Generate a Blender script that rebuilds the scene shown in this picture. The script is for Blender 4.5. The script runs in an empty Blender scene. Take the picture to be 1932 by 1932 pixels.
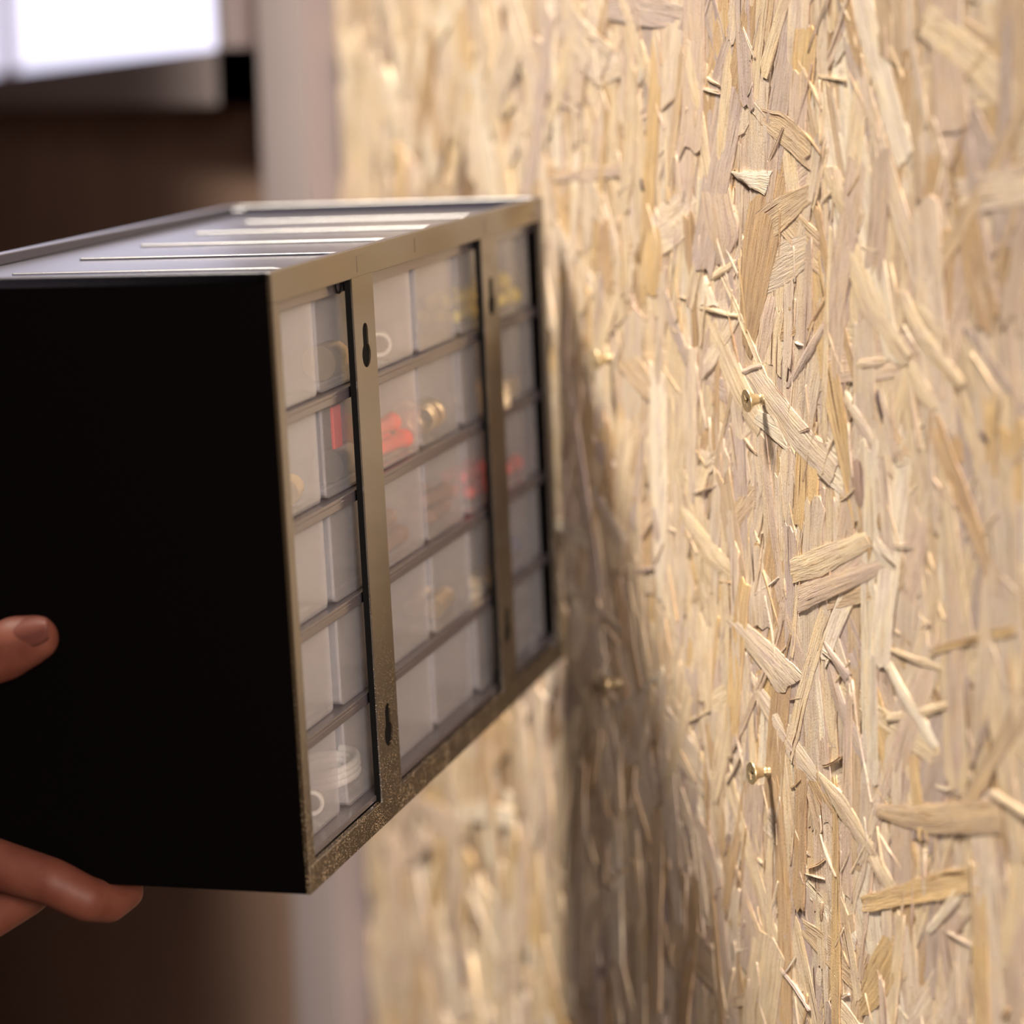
import bpy, bmesh, math, random
import numpy as np
from mathutils import Matrix, Vector, noise
random.seed(7); rng=np.random.default_rng(11)
C=bpy.context.scene.collection
Z0=1.5                      # height of the upper screws above the floor (m)
PI=math.pi

# ------------------------------------------------------------------ node helpers
def mat(name):
    m=bpy.data.materials.new(name); m.use_nodes=True
    nt=m.node_tree; nt.nodes.clear()
    out=nt.nodes.new('ShaderNodeOutputMaterial')
    return m,nt,out
def N(nt,typ,**kw):
    n=nt.nodes.new(typ)
    for k,v in kw.items():
        if k in n.inputs: n.inputs[k].default_value=v
        else: setattr(n,k,v)
    return n
def setin(n,**kw):
    for k,v in kw.items(): n.inputs[k.replace('_',' ')].default_value=v
def ramp(nt,stops):
    r=nt.nodes.new('ShaderNodeValToRGB'); e=r.color_ramp.elements
    while len(e)<len(stops): e.new(0.5)
    for i,(p,c) in enumerate(stops):
        e[i].position=p; e[i].color=(*c,1) if len(c)==3 else c
    return r
def simple(name,col,rough=.5,metal=0,spec=.5,noise_amt=.0,nscale=300,bump=0.0):
    m,nt,out=mat(name)
    b=N(nt,'ShaderNodeBsdfPrincipled'); b.inputs['Base Color'].default_value=(*col,1)
    b.inputs['Roughness'].default_value=rough; b.inputs['Metallic'].default_value=metal
    b.inputs['Specular IOR Level'].default_value=spec
    tc=N(nt,'ShaderNodeTexCoord'); nz=N(nt,'ShaderNodeTexNoise'); nz.inputs['Scale'].default_value=nscale
    nz.inputs['Detail'].default_value=4
    nt.links.new(tc.outputs['Object'],nz.inputs['Vector'])
    mr=N(nt,'ShaderNodeMapRange'); mr.inputs['To Min'].default_value=1-noise_amt; mr.inputs['To Max'].default_value=1+noise_amt
    nt.links.new(nz.outputs['Fac'],mr.inputs['Value'])
    mx=N(nt,'ShaderNodeVectorMath'); mx.operation='SCALE'; mx.inputs[0].default_value=col
    nt.links.new(mr.outputs['Result'],mx.inputs['Scale']); nt.links.new(mx.outputs['Vector'],b.inputs['Base Color'])
    if bump:
        bp=N(nt,'ShaderNodeBump'); bp.inputs['Strength'].default_value=.6; bp.inputs['Distance'].default_value=bump
        nt.links.new(nz.outputs['Fac'],bp.inputs['Height']); nt.links.new(bp.outputs['Normal'],b.inputs['Normal'])
    nt.links.new(b.outputs['BSDF'],out.inputs['Surface'])
    return m

# ------------------------------------------------------------------ mesh helpers
def link(name,me,m,parent=None,smooth=False):
    o=bpy.data.objects.new(name,me); C.objects.link(o)
    if m: me.materials.append(m)
    if parent: o.parent=parent
    if smooth:
        me.polygons.foreach_set('use_smooth',[True]*len(me.polygons))
    return o
def obj(name,bm,m,parent=None,smooth=False):
    bmesh.ops.recalc_face_normals(bm,faces=bm.faces[:])
    me=bpy.data.meshes.new(name); bm.to_mesh(me); bm.free()
    return link(name,me,m,parent,smooth)
def bevel(o,w,seg=2,ang=40):
    md=o.modifiers.new('bevel','BEVEL'); md.width=w; md.segments=seg; md.limit_method='ANGLE'; md.angle_limit=math.radians(ang)
    md.harden_normals=False
    return o
def tag(o,label,cat,group=None,kind=None):
    if label: o['label']=label
    if cat: o['category']=cat
    if group: o['group']=group
    if kind: o['kind']=kind
    return o
def box(bm,x0,x1,y0,y1,z0,z1):
    vs=[bm.verts.new((x,y,z)) for z in (z0,z1) for x,y in ((x0,y0),(x1,y0),(x1,y1),(x0,y1))]
    for f in ((3,2,1,0),(4,5,6,7),(0,1,5,4),(1,2,6,5),(2,3,7,6),(3,0,4,7)):
        bm.faces.new([vs[i] for i in f])
def lathe(bm,prof,seg=32,mtx=Matrix(),cap=True):
    rings=[]
    for r,z in prof:
        rings.append([bm.verts.new(mtx@Vector((r*math.cos(2*PI*i/seg),r*math.sin(2*PI*i/seg),z))) for i in range(seg)])
    for a,b in zip(rings,rings[1:]):
        for i in range(seg):
            bm.faces.new((a[i],a[(i+1)%seg],b[(i+1)%seg],b[i]))
    if cap:
        bm.faces.new(rings[0][::-1]); bm.faces.new(rings[-1])
    return rings

# ------------------------------------------------------------------ oriented strand board
PAL={'cream':(.79,.67,.50),'pale':(.75,.65,.54),'white':(.86,.79,.67),'tan':(.58,.43,.28),'tan2':(.64,.51,.37),
     'pink':(.68,.56,.47),'mauve':(.58,.49,.45),'gold':(.71,.54,.32),'brown':(.44,.33,.28),'dark':(.13,.10,.11)}
WY=0.0075                   # board surface, world y; the room is on the -y side
class Strands:
    def __init__(s): s.v=[];s.f=[];s.c=[];s.uv=[];s.n=0
    def add(s,A,B,h,col,nw=4,thick=.0016,bow=0.,cup=0.,torn=.0015,jit=.0008):
        """A, B: the two long edges as (n,2) arrays of wall coordinates in m; h: (n,) or scalar height towards the room"""
        A=np.asarray(A,float);B=np.asarray(B,float);n=len(A)
        L=np.linalg.norm((A[-1]+B[-1]-A[0]-B[0])/2)+1e-9; Wd=np.linalg.norm(A[n//2]-B[n//2])
        ax=(A[-1]+B[-1]-A[0]-B[0])/2/L
        per=(B[n//2]-A[n//2])/(Wd+1e-9)
        j1=np.cumsum(rng.normal(0,jit,n)); j1-=np.linspace(j1[0],j1[-1],n)
        j2=np.cumsum(rng.normal(0,jit,n)); j2-=np.linspace(j2[0],j2[-1],n)
        lim=.22*Wd
        A=A+np.clip(j1,-lim,lim)[:,None]*per; B=B+np.clip(j2,-lim,lim)[:,None]*per
        t=np.linspace(0,1,nw+1)[None,:,None]
        P=A[:,None,:]*(1-t)+B[:,None,:]*t
        P[0]+=ax*rng.normal(0,torn,(nw+1,1)); P[-1]+=ax*rng.normal(0,torn,(nw+1,1))
        tt=np.linspace(-1,1,nw+1)[None,:]
        H=np.broadcast_to(np.asarray(h,float).reshape(-1,1),(n,nw+1)) + cup*(tt**2) + bow*np.linspace(-1,1,n)[:,None]**2
        if np.ndim(h)==0: pass
        H=H+rng.normal(0,.000025,(n,nw+1))
        top=np.concatenate([P[...,0:1],(WY-H)[...,None],(Z0-P[...,1])[...,None]],-1).reshape(-1,3)
        m=nw+1; base=s.n
        off=rng.uniform(0,9,2)
        U=np.stack([np.broadcast_to(np.linspace(0,L,n)[:,None],(n,m)),np.broadcast_to(np.linspace(0,Wd,m)[None,:],(n,m))],-1).reshape(-1,2)+off
        idx=np.arange(n*m).reshape(n,m)+base
        f=np.stack([idx[:-1,:-1],idx[1:,:-1],idx[1:,1:],idx[:-1,1:]],-1).reshape(-1,4)
        loop=np.concatenate([idx[:,0],idx[-1,1:],idx[-2::-1,-1],idx[0,-2:0:-1]])-base
        sk=top[loop]; sk2=sk.copy(); sk2[:,1]+=thick
        k=len(loop); b2=base+n*m
        i0=b2+np.arange(k); i1=b2+k+np.arange(k); nx=np.roll(np.arange(k),-1)
        g=np.stack([i0,i1,i1[nx],i0[nx]],-1)
        s.v+= [top,sk,sk2]; s.f+=[f,g]
        s.uv+=[U,U[loop],U[loop]+.0013]
        s.c.append(np.tile(np.array(col)[None],(n*m+2*k,1)))
        s.n+=n*m+2*k
    def build(s,name,m):
        v=np.concatenate(s.v);f=np.concatenate(s.f);c=np.concatenate(s.c);uv=np.concatenate(s.uv)
        me=bpy.data.meshes.new(name)
        me.vertices.add(len(v));me.vertices.foreach_set('co',v.ravel())
        me.loops.add(f.size);me.loops.foreach_set('vertex_index',f.ravel().astype(np.int32))
        me.polygons.add(len(f));me.polygons.foreach_set('loop_start',np.arange(0,f.size,4,dtype=np.int32))
        me.polygons.foreach_set('loop_total',np.full(len(f),4,dtype=np.int32))
        me.polygons.foreach_set('use_smooth',np.ones(len(f),bool))
        me.update(calc_edges=True)
        ca=me.color_attributes.new('strand_colour','FLOAT_COLOR','POINT')
        ca.data.foreach_set('color',np.concatenate([c,np.ones((len(c),1))],1).ravel())
        ul=me.uv_layers.new(name='UVMap'); ul.data.foreach_set('uv',uv[f.ravel()].ravel())
        return link(name,me,m)

def osb_material():
    m,nt,out=mat('strand_board'); L=nt.links.new
    at=N(nt,'ShaderNodeVertexColor',layer_name='strand_colour')
    uv=N(nt,'ShaderNodeUVMap')
    def nz(sx,sy,sc,det=4,rough=.6):
        mp=N(nt,'ShaderNodeMapping'); mp.inputs['Scale'].default_value=(sx,sy,1); L(uv.outputs['UV'],mp.inputs['Vector'])
        n=N(nt,'ShaderNodeTexNoise'); n.inputs['Scale'].default_value=sc; n.inputs['Detail'].default_value=det; n.inputs['Roughness'].default_value=rough
        L(mp.outputs['Vector'],n.inputs['Vector']); return n
    g1=nz(70,1300,1.0); g2=nz(25,260,1.0,3); g3=nz(1100,2600,1.0,2); blot=nz(60,90,1.0,3)
    # grain tint
    r1=ramp(nt,[(.30,(.60,.48,.38)),(.46,(.95,.93,.90)),(.62,(1.06,1.04,1.0))]); L(g1.outputs['Fac'],r1.inputs['Fac'])
    r2=ramp(nt,[(.28,(.80,.74,.70)),(.5,(1,1,1)),(.72,(1.10,1.05,.96))]); L(g2.outputs['Fac'],r2.inputs['Fac'])
    r3=ramp(nt,[(.30,(.50,.38,.29)),(.42,(1,1,1))]); L(g3.outputs['Fac'],r3.inputs['Fac'])
    r4=ramp(nt,[(.3,(.93,.90,.98)),(.5,(1,1,1)),(.7,(1.05,1.0,.90))]); L(blot.outputs['Fac'],r4.inputs['Fac'])
    g5=nz(16,430,1.0,2,.5)
    r5=ramp(nt,[(.285,(.20,.12,.08)),(.335,(1,1,1))]); L(g5.outputs['Fac'],r5.inputs['Fac'])
    def mul(a,b):
        x=N(nt,'ShaderNodeVectorMath'); x.operation='MULTIPLY'; L(a,x.inputs[0]); L(b,x.inputs[1]); return x.outputs['Vector']
    c=mul(at.outputs['Color'],r1.outputs['Color']); c=mul(c,r2.outputs['Color']); c=mul(c,r3.outputs['Color']); c=mul(c,r4.outputs['Color']); c=mul(c,r5.outputs['Color'])
    b=N(nt,'ShaderNodeBsdfPrincipled'); b.inputs['Roughness'].default_value=.62; b.inputs['Specular IOR Level'].default_value=.3
    L(c,b.inputs['Base Color'])
    bp=N(nt,'ShaderNodeBump'); bp.inputs['Strength'].default_value=.75; bp.inputs['Distance'].default_value=.00060
    L(g1.outputs['Fac'],bp.inputs['Height'])
    bp2=N(nt,'ShaderNodeBump'); bp2.inputs['Strength'].default_value=.55; bp2.inputs['Distance'].default_value=.00045
    L(g3.outputs['Fac'],bp2.inputs['Height']); L(bp.outputs['Normal'],bp2.inputs['Normal'])
    bp3=N(nt,'ShaderNodeBump'); bp3.inputs['Strength'].default_value=.6; bp3.inputs['Distance'].default_value=.0009
    L(g2.outputs['Fac'],bp3.inputs['Height']); L(bp2.outputs['Normal'],bp3.inputs['Normal'])
    bp4=N(nt,'ShaderNodeBump'); bp4.inputs['Strength'].default_value=.9; bp4.inputs['Distance'].default_value=.0006
    L(r5.outputs['Color'],bp4.inputs['Height']); L(bp3.outputs['Normal'],bp4.inputs['Normal'])
    L(bp4.outputs['Normal'],b.inputs['Normal']); L(b.outputs['BSDF'],out.inputs['Surface'])
    return m
M_OSB=osb_material()

HAND=[
([[143.4, -91.2], [186.3, -92.4]], [[159.2, -86.2], [180.4, -82.4]], 'white', 0.9),
([[167.7, -92.8], [156.1, -59.9], [153.4, -22.7]], [[206.7, -93.7], [188.9, -57.3], [162.5, -14.7]], 'tan', 0.3),
([[261.8, -68.3], [285.7, -44.5], [306.7, -31.0]], [[249.6, -64.7], [266.1, -42.1], [300.5, -23.8]], 'cream', 0.7),
([[248.0, -94.6], [257.9, -74.9]], [[231.8, -94.2], [252.4, -72.7]], 'cream', 0.5),
([[306.3, -30.9], [326.5, -15.1]], [[300.1, -23.7], [320.5, -9.8]], 'cream', 0.5),
([[128.2, -30.6], [154.6, -9.6], [176.9, 7.7]], [[104.6, -28.8], [147.0, 4.4], [168.7, 17.4]], 'cream', 0.25),
([[171.6, -13.4], [208.5, 1.9], [247.0, 15.9]], [[156.3, -7.6], [198.2, 13.7], [237.4, 27.4]], 'pale', 0.5),
([[234.6, -37.7], [197.8, -8.5]], [[234.6, -32.6], [201.3, -6.8]], 'mauve', 0.6),
([[237.8, -72.1], [232.5, -17.2], [231.1, 13.8]], [[242.5, -72.3], [237.2, -17.6], [235.4, 13.3]], 'cream', 0.6),
([[242.0, -78.2], [238.1, -17.7], [236.3, 15.2]], [[254.9, -78.7], [251.6, -19.0], [246.7, 13.9]], 'pink', 0.35),
([[254.0, 9.9], [261.6, 32.1]], [[266.3, 8.4], [270.6, 30.8]], 'brown', 0.5),
([[109.5, -33.1], [150.4, -32.8]], [[109.5, -31.3], [150.4, -31.1]], 'cream', 2.2),
([[154.9, -10.4], [175.6, -15.2]], [[154.8, -7.7], [175.5, -12.4]], 'pink', 2.0),
([[206.0, -26.6], [216.4, -26.2]], [[205.9, -25.1], [216.4, -24.6]], 'white', 1.4),
([[116.1, -46.2], [130.8, -34.2]], [[113.7, -46.0], [109.1, -33.7]], 'white', 0.8),
([[120.9, -46.9], [149.5, -56.7]], [[122.5, -43.9], [150.6, -53.7]], 'cream', 0.6),
([[201.1, 61.9], [221.9, 54.4], [267.7, 39.8]], [[205.1, 70.5], [231.5, 62.7], [275.3, 45.0]], 'cream', 1.3),
([[209.8, 70.7], [232.2, 64.0], [286.0, 46.8]], [[208.1, 82.9], [222.2, 77.7], [288.2, 51.4]], 'pink', 1.6),
([[273.2, 38.4], [298.0, 46.2]], [[274.1, 47.3], [295.8, 53.5]], 'white', 0.5),
([[143.2, 94.8], [191.2, 101.1], [215.2, 107.4]], [[134.5, 100.4], [176.1, 113.6], [189.3, 119.7]], 'pale', 0.9),
([[160.5, 116.5], [191.5, 128.1], [227.0, 141.5]], [[167.3, 129.1], [193.9, 143.1], [221.9, 151.5]], 'pale', 0.8),
([[226.8, 142.6], [250.9, 146.1], [280.7, 162.1]], [[229.2, 146.4], [246.1, 155.9], [269.4, 165.4]], 'cream', 0.7),
([[280.5, 161.6], [300.3, 173.9]], [[269.2, 164.8], [287.1, 177.9]], 'cream', 0.6),
([[231.6, 88.0], [256.2, 96.6]], [[231.6, 90.6], [251.5, 101.8]], 'mauve', 0.8),
([[285.7, 82.6], [310.5, 96.8], [329.0, 107.2]], [[282.6, 85.9], [304.2, 101.2], [322.9, 111.6]], 'white', 1.5),
([[283.8, 80.0], [333.9, 77.2]], [[286.0, 82.6], [331.9, 80.9]], 'cream', 1.0),
([[286.3, 105.9], [334.3, 89.9]], [[287.6, 109.0], [334.3, 94.0]], 'cream', 1.2),
([[277.9, 143.1], [323.0, 130.2], [371.5, 116.1]], [[280.1, 147.7], [323.0, 142.7], [373.4, 128.0]], 'tan2', 1.5),
([[85.1, 56.0], [126.5, 68.3], [155.8, 78.6]], [[87.3, 64.0], [111.3, 77.8], [153.5, 83.8]], 'cream', 0.8),
([[160.9, 62.8], [157.8, 97.1]], [[179.9, 59.7], [183.4, 93.2]], 'pale', 0.4),
([[94.7, -14.2], [93.4, 54.8]], [[106.2, -15.2], [102.6, 53.5]], 'pale', 0.6),
([[140.4, -86.4], [153.6, -66.2], [138.8, -53.5]], [[112.2, -85.6], [118.5, -64.6], [126.8, -51.7]], 'pink', 0.6),
([[69.9, -71.7], [63.9, -34.0]], [[47.1, -66.1], [38.9, -32.3]], 'gold', 0.5),
([[45.0, -85.4], [48.0, -79.1]], [[41.0, -84.8], [44.0, -78.3]], 'dark', 0.6),
([[280.0, -14.9], [285.2, -4.8]], [[277.4, -14.1], [282.2, -3.4]], 'dark', 0.7),
([[358.6, -9.2], [363.1, -6.2]], [[356.4, -7.9], [360.1, -4.7]], 'dark', 0.7),
([[300.3, -54.1], [316.6, -40.3], [346.0, -24.5]], [[296.1, -50.0], [309.3, -35.9], [340.3, -20.3]], 'cream', 0.6),
([[312.4, -51.2], [336.1, -38.2]], [[307.5, -47.1], [330.3, -33.1]], 'cream', 0.5),
([[257.2, -23.6], [290.2, -28.5]], [[258.0, -19.7], [291.0, -25.2]], 'cream', 0.0),
([[252.1, -12.0], [283.2, 5.2]], [[249.7, -7.8], [276.7, 10.0]], 'pale', 0.6),
([[193.8, -47.2], [177.5, -11.8]], [[178.2, -46.1], [166.8, -13.0]], 'pink', 0.3),
([[207.9, 10.4], [202.2, 49.6]], [[192.6, 16.6], [189.3, 51.6]], 'pale', 0.3),
([[236.7, 92.3], [250.8, 110.3], [273.7, 125.7]], [[229.4, 95.9], [243.7, 114.0], [264.6, 131.1]], 'mauve', 0.5),
([[367.9, 113.7], [392.2, 114.7], [412.2, 116.5]], [[364.2, 116.9], [392.2, 118.4], [412.3, 120.4]], 'cream', 1.6),
([[274.1, 2.4], [276.2, 28.0], [273.9, 40.3]], [[286.3, 1.0], [287.1, 26.4], [282.7, 36.9]], 'pale', 0.4),
([[51.8, 56.0], [60.8, 74.2]], [[48.2, 61.5], [52.0, 80.5]], 'mauve', 0.6),
([[-26.0, 64.6], [19.9, 83.2]], [[-32.3, 69.4], [9.0, 90.1]], 'pale', 0.6),
([[295.2, 134.7], [334.3, 68.6]], [[282.0, 138.1], [316.2, 68.3]], 'pink', 0.2),
([[344.3, 27.2], [348.9, 120.6]], [[330.7, 29.4], [337.1, 123.7]], 'pink', 0.5),
([[370.2, 26.8], [363.7, 98.0]], [[359.2, 28.5], [352.4, 100.7]], 'pale', 0.4),
]
def fill(S,x0,x1,v0,v1,cover,lmin,lmax,wmin,wmax,seg,hmin,hmax,spread=.30):
    area=(x1-x0)*(v1-v0); done=0; i=0
    keys=['cream','pale','white','tan','tan2','pink','mauve','gold','brown']
    pr=np.array([.24,.25,.08,.07,.11,.13,.07,.05,.0]); pr/=pr.sum()
    N_=0
    est=cover*area/((lmin+lmax)/2*(wmin+wmax)/2)
    while done<cover*area:
        L=rng.uniform(lmin,lmax); W=wmin+(wmax-wmin)*rng.beta(1.2,2.2)
        a=rng.normal(0,spread) if rng.random()<.74 else rng.uniform(-PI/2,PI/2)   # angle from the vertical
        c=np.array([rng.uniform(x0,x1),rng.uniform(v0,v1)])
        d=np.array([math.sin(a),math.cos(a)]); p=np.array([math.cos(a),-math.sin(a)])
        n=max(4,int(L/seg)); t=np.linspace(-.5,.5,n)
        curve=rng.normal(0,.022)*L*(t*2)**2
        taper=1-rng.uniform(0,.6)*np.clip(t*2*rng.choice([-1,1]),0,1)
        A=c+d*(t*L)[:,None]+p*(curve-W/2*taper)[:,None]
        B=c+d*(t*L)[:,None]+p*(curve+W/2*taper)[:,None]
        fr=done/(cover*area)
        h0=hmin+(hmax-hmin)*(.32*rng.random()+.68*fr)
        tilt=rng.normal(0,.00018)
        h=h0+tilt*t*2+np.interp(t,np.linspace(-.5,.5,5),rng.normal(0,.00009,5))
        col=np.array(PAL[keys[rng.choice(len(keys),p=pr)]])*rng.uniform(.90,1.06)
        S.add(A,B,h,col,nw=4 if seg<.01 else 2,bow=-abs(rng.normal(0,.00022)),cup=rng.normal(0,.00010),thick=.0022,
              torn=min(.0022,W*.3),jit=.00022 if seg<.01 else .0002)
        done+=L*W
S=Strands()
# base sheet behind the flakes
def sheet(x0,x1,v0,v1,h,col):
    S.add(np.array([[x0,v0],[x0,v1]]),np.array([[x1,v0],[x1,v1]]),np.array([h,h]),col,nw=2,thick=.012,torn=0,jit=0)
sheet(-.50,2.2,-3.1,1.5,-.0026,(.34,.24,.16))
fill(S,-.49,-.06,-.30,.50,3.2,.06,.13,.008,.030,.018,-.0024,.0004)
fill(S,-.07,.47,-.17,.28,9.0,.030,.120,.0022,.026,.0045,-.0019,.0001)
fill(S,-.07,.47,-.30,-.15,3.5,.05,.11,.004,.026,.012,-.0016,.0001)
fill(S,-.07,.47,.26,.42,3.5,.05,.11,.004,.026,.012,-.0016,.0001)
fill(S,.45,.75,-.30,.42,3.0,.05,.12,.006,.028,.018,-.0024,.0002)
# splinters and slivers standing a little proud
fill(S,-.05,.46,-.16,.27,.03,.006,.03,.0005,.0018,.004,.0000,.0002,.6)
def poly(P,n):
    P=np.array(P)/1000.; s=np.linspace(0,1,n); k=np.linspace(0,1,len(P))
    return np.stack([np.interp(s,k,P[:,0]),np.interp(s,k,P[:,1])],-1)
for A,B,key,lift in HAND:
    L=np.linalg.norm(np.array(A[0])-np.array(A[-1])); n=max(5,int(L/4))
    thick=.0030 if lift<1.9 else .0022
    hh=lift*.00038+.00005
    if lift>=1.9: hh=lift*.00026
    S.add(poly(A,n),poly(B,n),np.full(n,hh)+np.interp(np.linspace(0,1,n),np.linspace(0,1,4),rng.normal(0,.0002,4)),
          np.array(PAL[key])*rng.uniform(.96,1.04),nw=5,bow=-.0005,cup=-.0003,thick=thick,torn=.0007,jit=.00022)
fill(S,-.47,.75,-1.0,-.27,2.4,.07,.15,.012,.034,.03,-.0024,.0002)
fill(S,-.47,.75,.40,1.3,2.4,.07,.15,.012,.034,.03,-.0024,.0002)
fill(S,.72,1.6,-1.0,1.3,2.2,.07,.15,.012,.034,.03,-.0024,.0002)
wall=S.build('wall_right',M_OSB); tag(wall,'rough oriented strand board wall of pale wood flakes',None,kind='structure')

# tuned values
LAMP_W=1450
LAMP_R=.25
SPOT_DEG=30
FILL_W=14
SIDE_P=(1.9,-.26,Z0+.45)
SIDE_W=39
WIN=1.6
EXPO=0.0
DR_OPAC=.19
FRAME_COL=(.046,.032,.017)
# ------------------------------------------------------------------ materials
def black_plastic(name,col,rough,spec=.5,dust=0.0,coat=0.0,ior=1.5):
    m,nt,out=mat(name); L=nt.links.new
    b=N(nt,'ShaderNodeBsdfPrincipled'); b.inputs['Base Color'].default_value=(*col,1)
    b.inputs['Roughness'].default_value=rough; b.inputs['Specular IOR Level'].default_value=spec
    b.inputs['IOR'].default_value=ior
    if coat: b.inputs['Coat Weight'].default_value=coat; b.inputs['Coat Roughness'].default_value=rough*.7; b.inputs['Coat IOR'].default_value=1.7
    tc=N(nt,'ShaderNodeTexCoord')
    nz=N(nt,'ShaderNodeTexNoise'); nz.inputs['Scale'].default_value=900; nz.inputs['Detail'].default_value=3
    L(tc.outputs['Object'],nz.inputs['Vector'])
    bp=N(nt,'ShaderNodeBump'); bp.inputs['Strength'].default_value=.15; bp.inputs['Distance'].default_value=.0001
    L(nz.outputs['Fac'],bp.inputs['Height']); L(bp.outputs['Normal'],b.inputs['Normal'])
    if dust:
        # saw dust lying on the lower part of the frame
        vo=N(nt,'ShaderNodeTexVoronoi'); vo.inputs['Scale'].default_value=1300
        L(tc.outputs['Object'],vo.inputs['Vector'])
        sp=N(nt,'ShaderNodeSeparateXYZ'); L(tc.outputs['Object'],sp.inputs['Vector'])
        hz=N(nt,'ShaderNodeMapRange'); hz.inputs['From Min'].default_value=.13; hz.inputs['From Max'].default_value=.0
        hz.inputs['To Min'].default_value=.04; hz.inputs['To Max'].default_value=.50; L(sp.outputs['Z'],hz.inputs['Value'])
        n2=N(nt,'ShaderNodeTexNoise'); n2.inputs['Scale'].default_value=110; n2.inputs['Detail'].default_value=3; L(tc.outputs['Object'],n2.inputs['Vector'])
        th=N(nt,'ShaderNodeMath'); th.operation='MULTIPLY'; L(hz.outputs['Result'],th.inputs[0]); L(n2.outputs['Fac'],th.inputs[1])
        s1=N(nt,'ShaderNodeMath'); s1.operation='LESS_THAN'; L(vo.outputs['Distance'],s1.inputs[0]); L(th.outputs['Value'],s1.inputs[1])
        wn=N(nt,'ShaderNodeMath'); wn.operation='MULTIPLY'; L(s1.outputs['Value'],wn.inputs[0]); wn.inputs[1].default_value=dust
        mx=N(nt,'ShaderNodeMix'); mx.data_type='RGBA'; mx.inputs[6].default_value=(*col,1); mx.inputs[7].default_value=(.85,.66,.42,1)
        L(wn.outputs['Value'],mx.inputs[0]); L(mx.outputs[2],b.inputs['Base Color'])
    L(b.outputs['BSDF'],out.inputs['Surface']); return m
M_CASE=black_plastic('black_moulded_plastic',(.0016,.0011,.0011),.5,.04)
M_BACK=black_plastic('dusty_black_plastic',FRAME_COL,.19,.5,dust=1.0,ior=3.0)
M_SHELF=black_plastic('shelf_plastic',(.11,.095,.105),.20,.5,ior=2.3)
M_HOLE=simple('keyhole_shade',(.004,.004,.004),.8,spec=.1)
M_TRAY=black_plastic('tray_plastic',(.06,.06,.08),.30,.5,ior=1.6)
def clear_plastic():
    m,nt,out=mat('frosted_drawer_plastic'); L=nt.links.new
    tr=N(nt,'ShaderNodeBsdfTransparent'); tr.inputs['Color'].default_value=(.98,.97,.97,1)
    df=N(nt,'ShaderNodeBsdfDiffuse'); df.inputs['Color'].default_value=(.95,.94,.97,1)
    tl=N(nt,'ShaderNodeBsdfTranslucent'); tl.inputs['Color'].default_value=(.94,.93,.95,1)
    m1=N(nt,'ShaderNodeMixShader'); m1.inputs[0].default_value=.4; L(df.outputs[0],m1.inputs[1]); L(tl.outputs[0],m1.inputs[2])
    m2=N(nt,'ShaderNodeMixShader'); m2.inputs[0].default_value=DR_OPAC; L(tr.outputs[0],m2.inputs[1]); L(m1.outputs[0],m2.inputs[2])
    gl=N(nt,'ShaderNodeBsdfGlossy'); gl.inputs['Roughness'].default_value=.17; gl.inputs['Color'].default_value=(1,1,1,1)
    fr=N(nt,'ShaderNodeFresnel'); fr.inputs['IOR'].default_value=1.75
    sc=N(nt,'ShaderNodeMath'); sc.operation='MULTIPLY'; sc.inputs[1].default_value=.9; L(fr.outputs[0],sc.inputs[0])
    m3=N(nt,'ShaderNodeMixShader'); ge=N(nt,'ShaderNodeNewGeometry'); iv=N(nt,'ShaderNodeMath'); iv.operation='SUBTRACT'; iv.inputs[0].default_value=1.0; L(ge.outputs['Backfacing'],iv.inputs[1])
    s2=N(nt,'ShaderNodeMath'); s2.operation='MULTIPLY'; L(sc.outputs[0],s2.inputs[0]); L(iv.outputs[0],s2.inputs[1]); L(s2.outputs[0],m3.inputs[0]); L(m2.outputs[0],m3.inputs[1]); L(gl.outputs[0],m3.inputs[2])
    L(m3.outputs[0],out.inputs['Surface']); return m
M_CLEAR=clear_plastic()
M_ZINC=simple('yellow_zinc',(.66,.53,.32),.36,.75,noise_amt=.12,nscale=900)
M_BRASS=simple('brass',(.80,.62,.33),.30,.9,noise_amt=.1,nscale=600)
M_REDP=simple('red_plug_plastic',(.95,.04,.03),.4,noise_amt=.1)
M_YELP=simple('yellow_plug_plastic',(.90,.72,.03),.4,noise_amt=.1)
M_BRNP=simple('brown_plug_plastic',(.25,.11,.07),.45,noise_amt=.1)
M_WHTP=simple('white_nylon',(.82,.80,.74),.4,noise_amt=.05)
M_STEEL=simple('steel',(.48,.46,.44),.35,1.0,noise_amt=.1)
M_NAVY=simple('blue_plastic',(.05,.08,.25),.45,noise_amt=.1)

# ------------------------------------------------------------------ drawer cabinet (local x across, y back to front, z up; mm -> m)
W,H,D=.365,.234,.1655
cab=bpy.data.objects.new('drawer_cabinet',None); C.objects.link(cab)
CR=Matrix([[-0.8241112093403363, -0.5662793933744503, 0.012975487562891963], [0.5657998775448594, -0.8240598089847163, -0.028212227574612607], [0.026668580919405688, -0.015908483710547563, 0.9995177371801598]]); cp=Vector([0.2223257709458391, -0.19864432308033136, -0.16931695588764945])
cab.matrix_world=Matrix.Translation(cp+Vector((0,0,Z0)))@CR.to_4x4()
tag(cab,'black plastic drawer cabinet held up with its open back towards the board wall','drawer cabinet')
def bx(bm,u0,u1,w0,w1,v0,v1): box(bm,u0/1000,u1/1000,w0/1000,w1/1000,H-v1/1000,H-v0/1000)
FL=6.5
bm=bmesh.new(); bx(bm,0,2.6,1.2,165.5,0,234); bevel(obj('side_panel',bm,M_CASE,cab),.0006)
bm=bmesh.new(); bx(bm,362.4,365,1.2,165.5,0,234); bevel(obj('side_panel',bm,M_CASE,cab),.0006)
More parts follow.
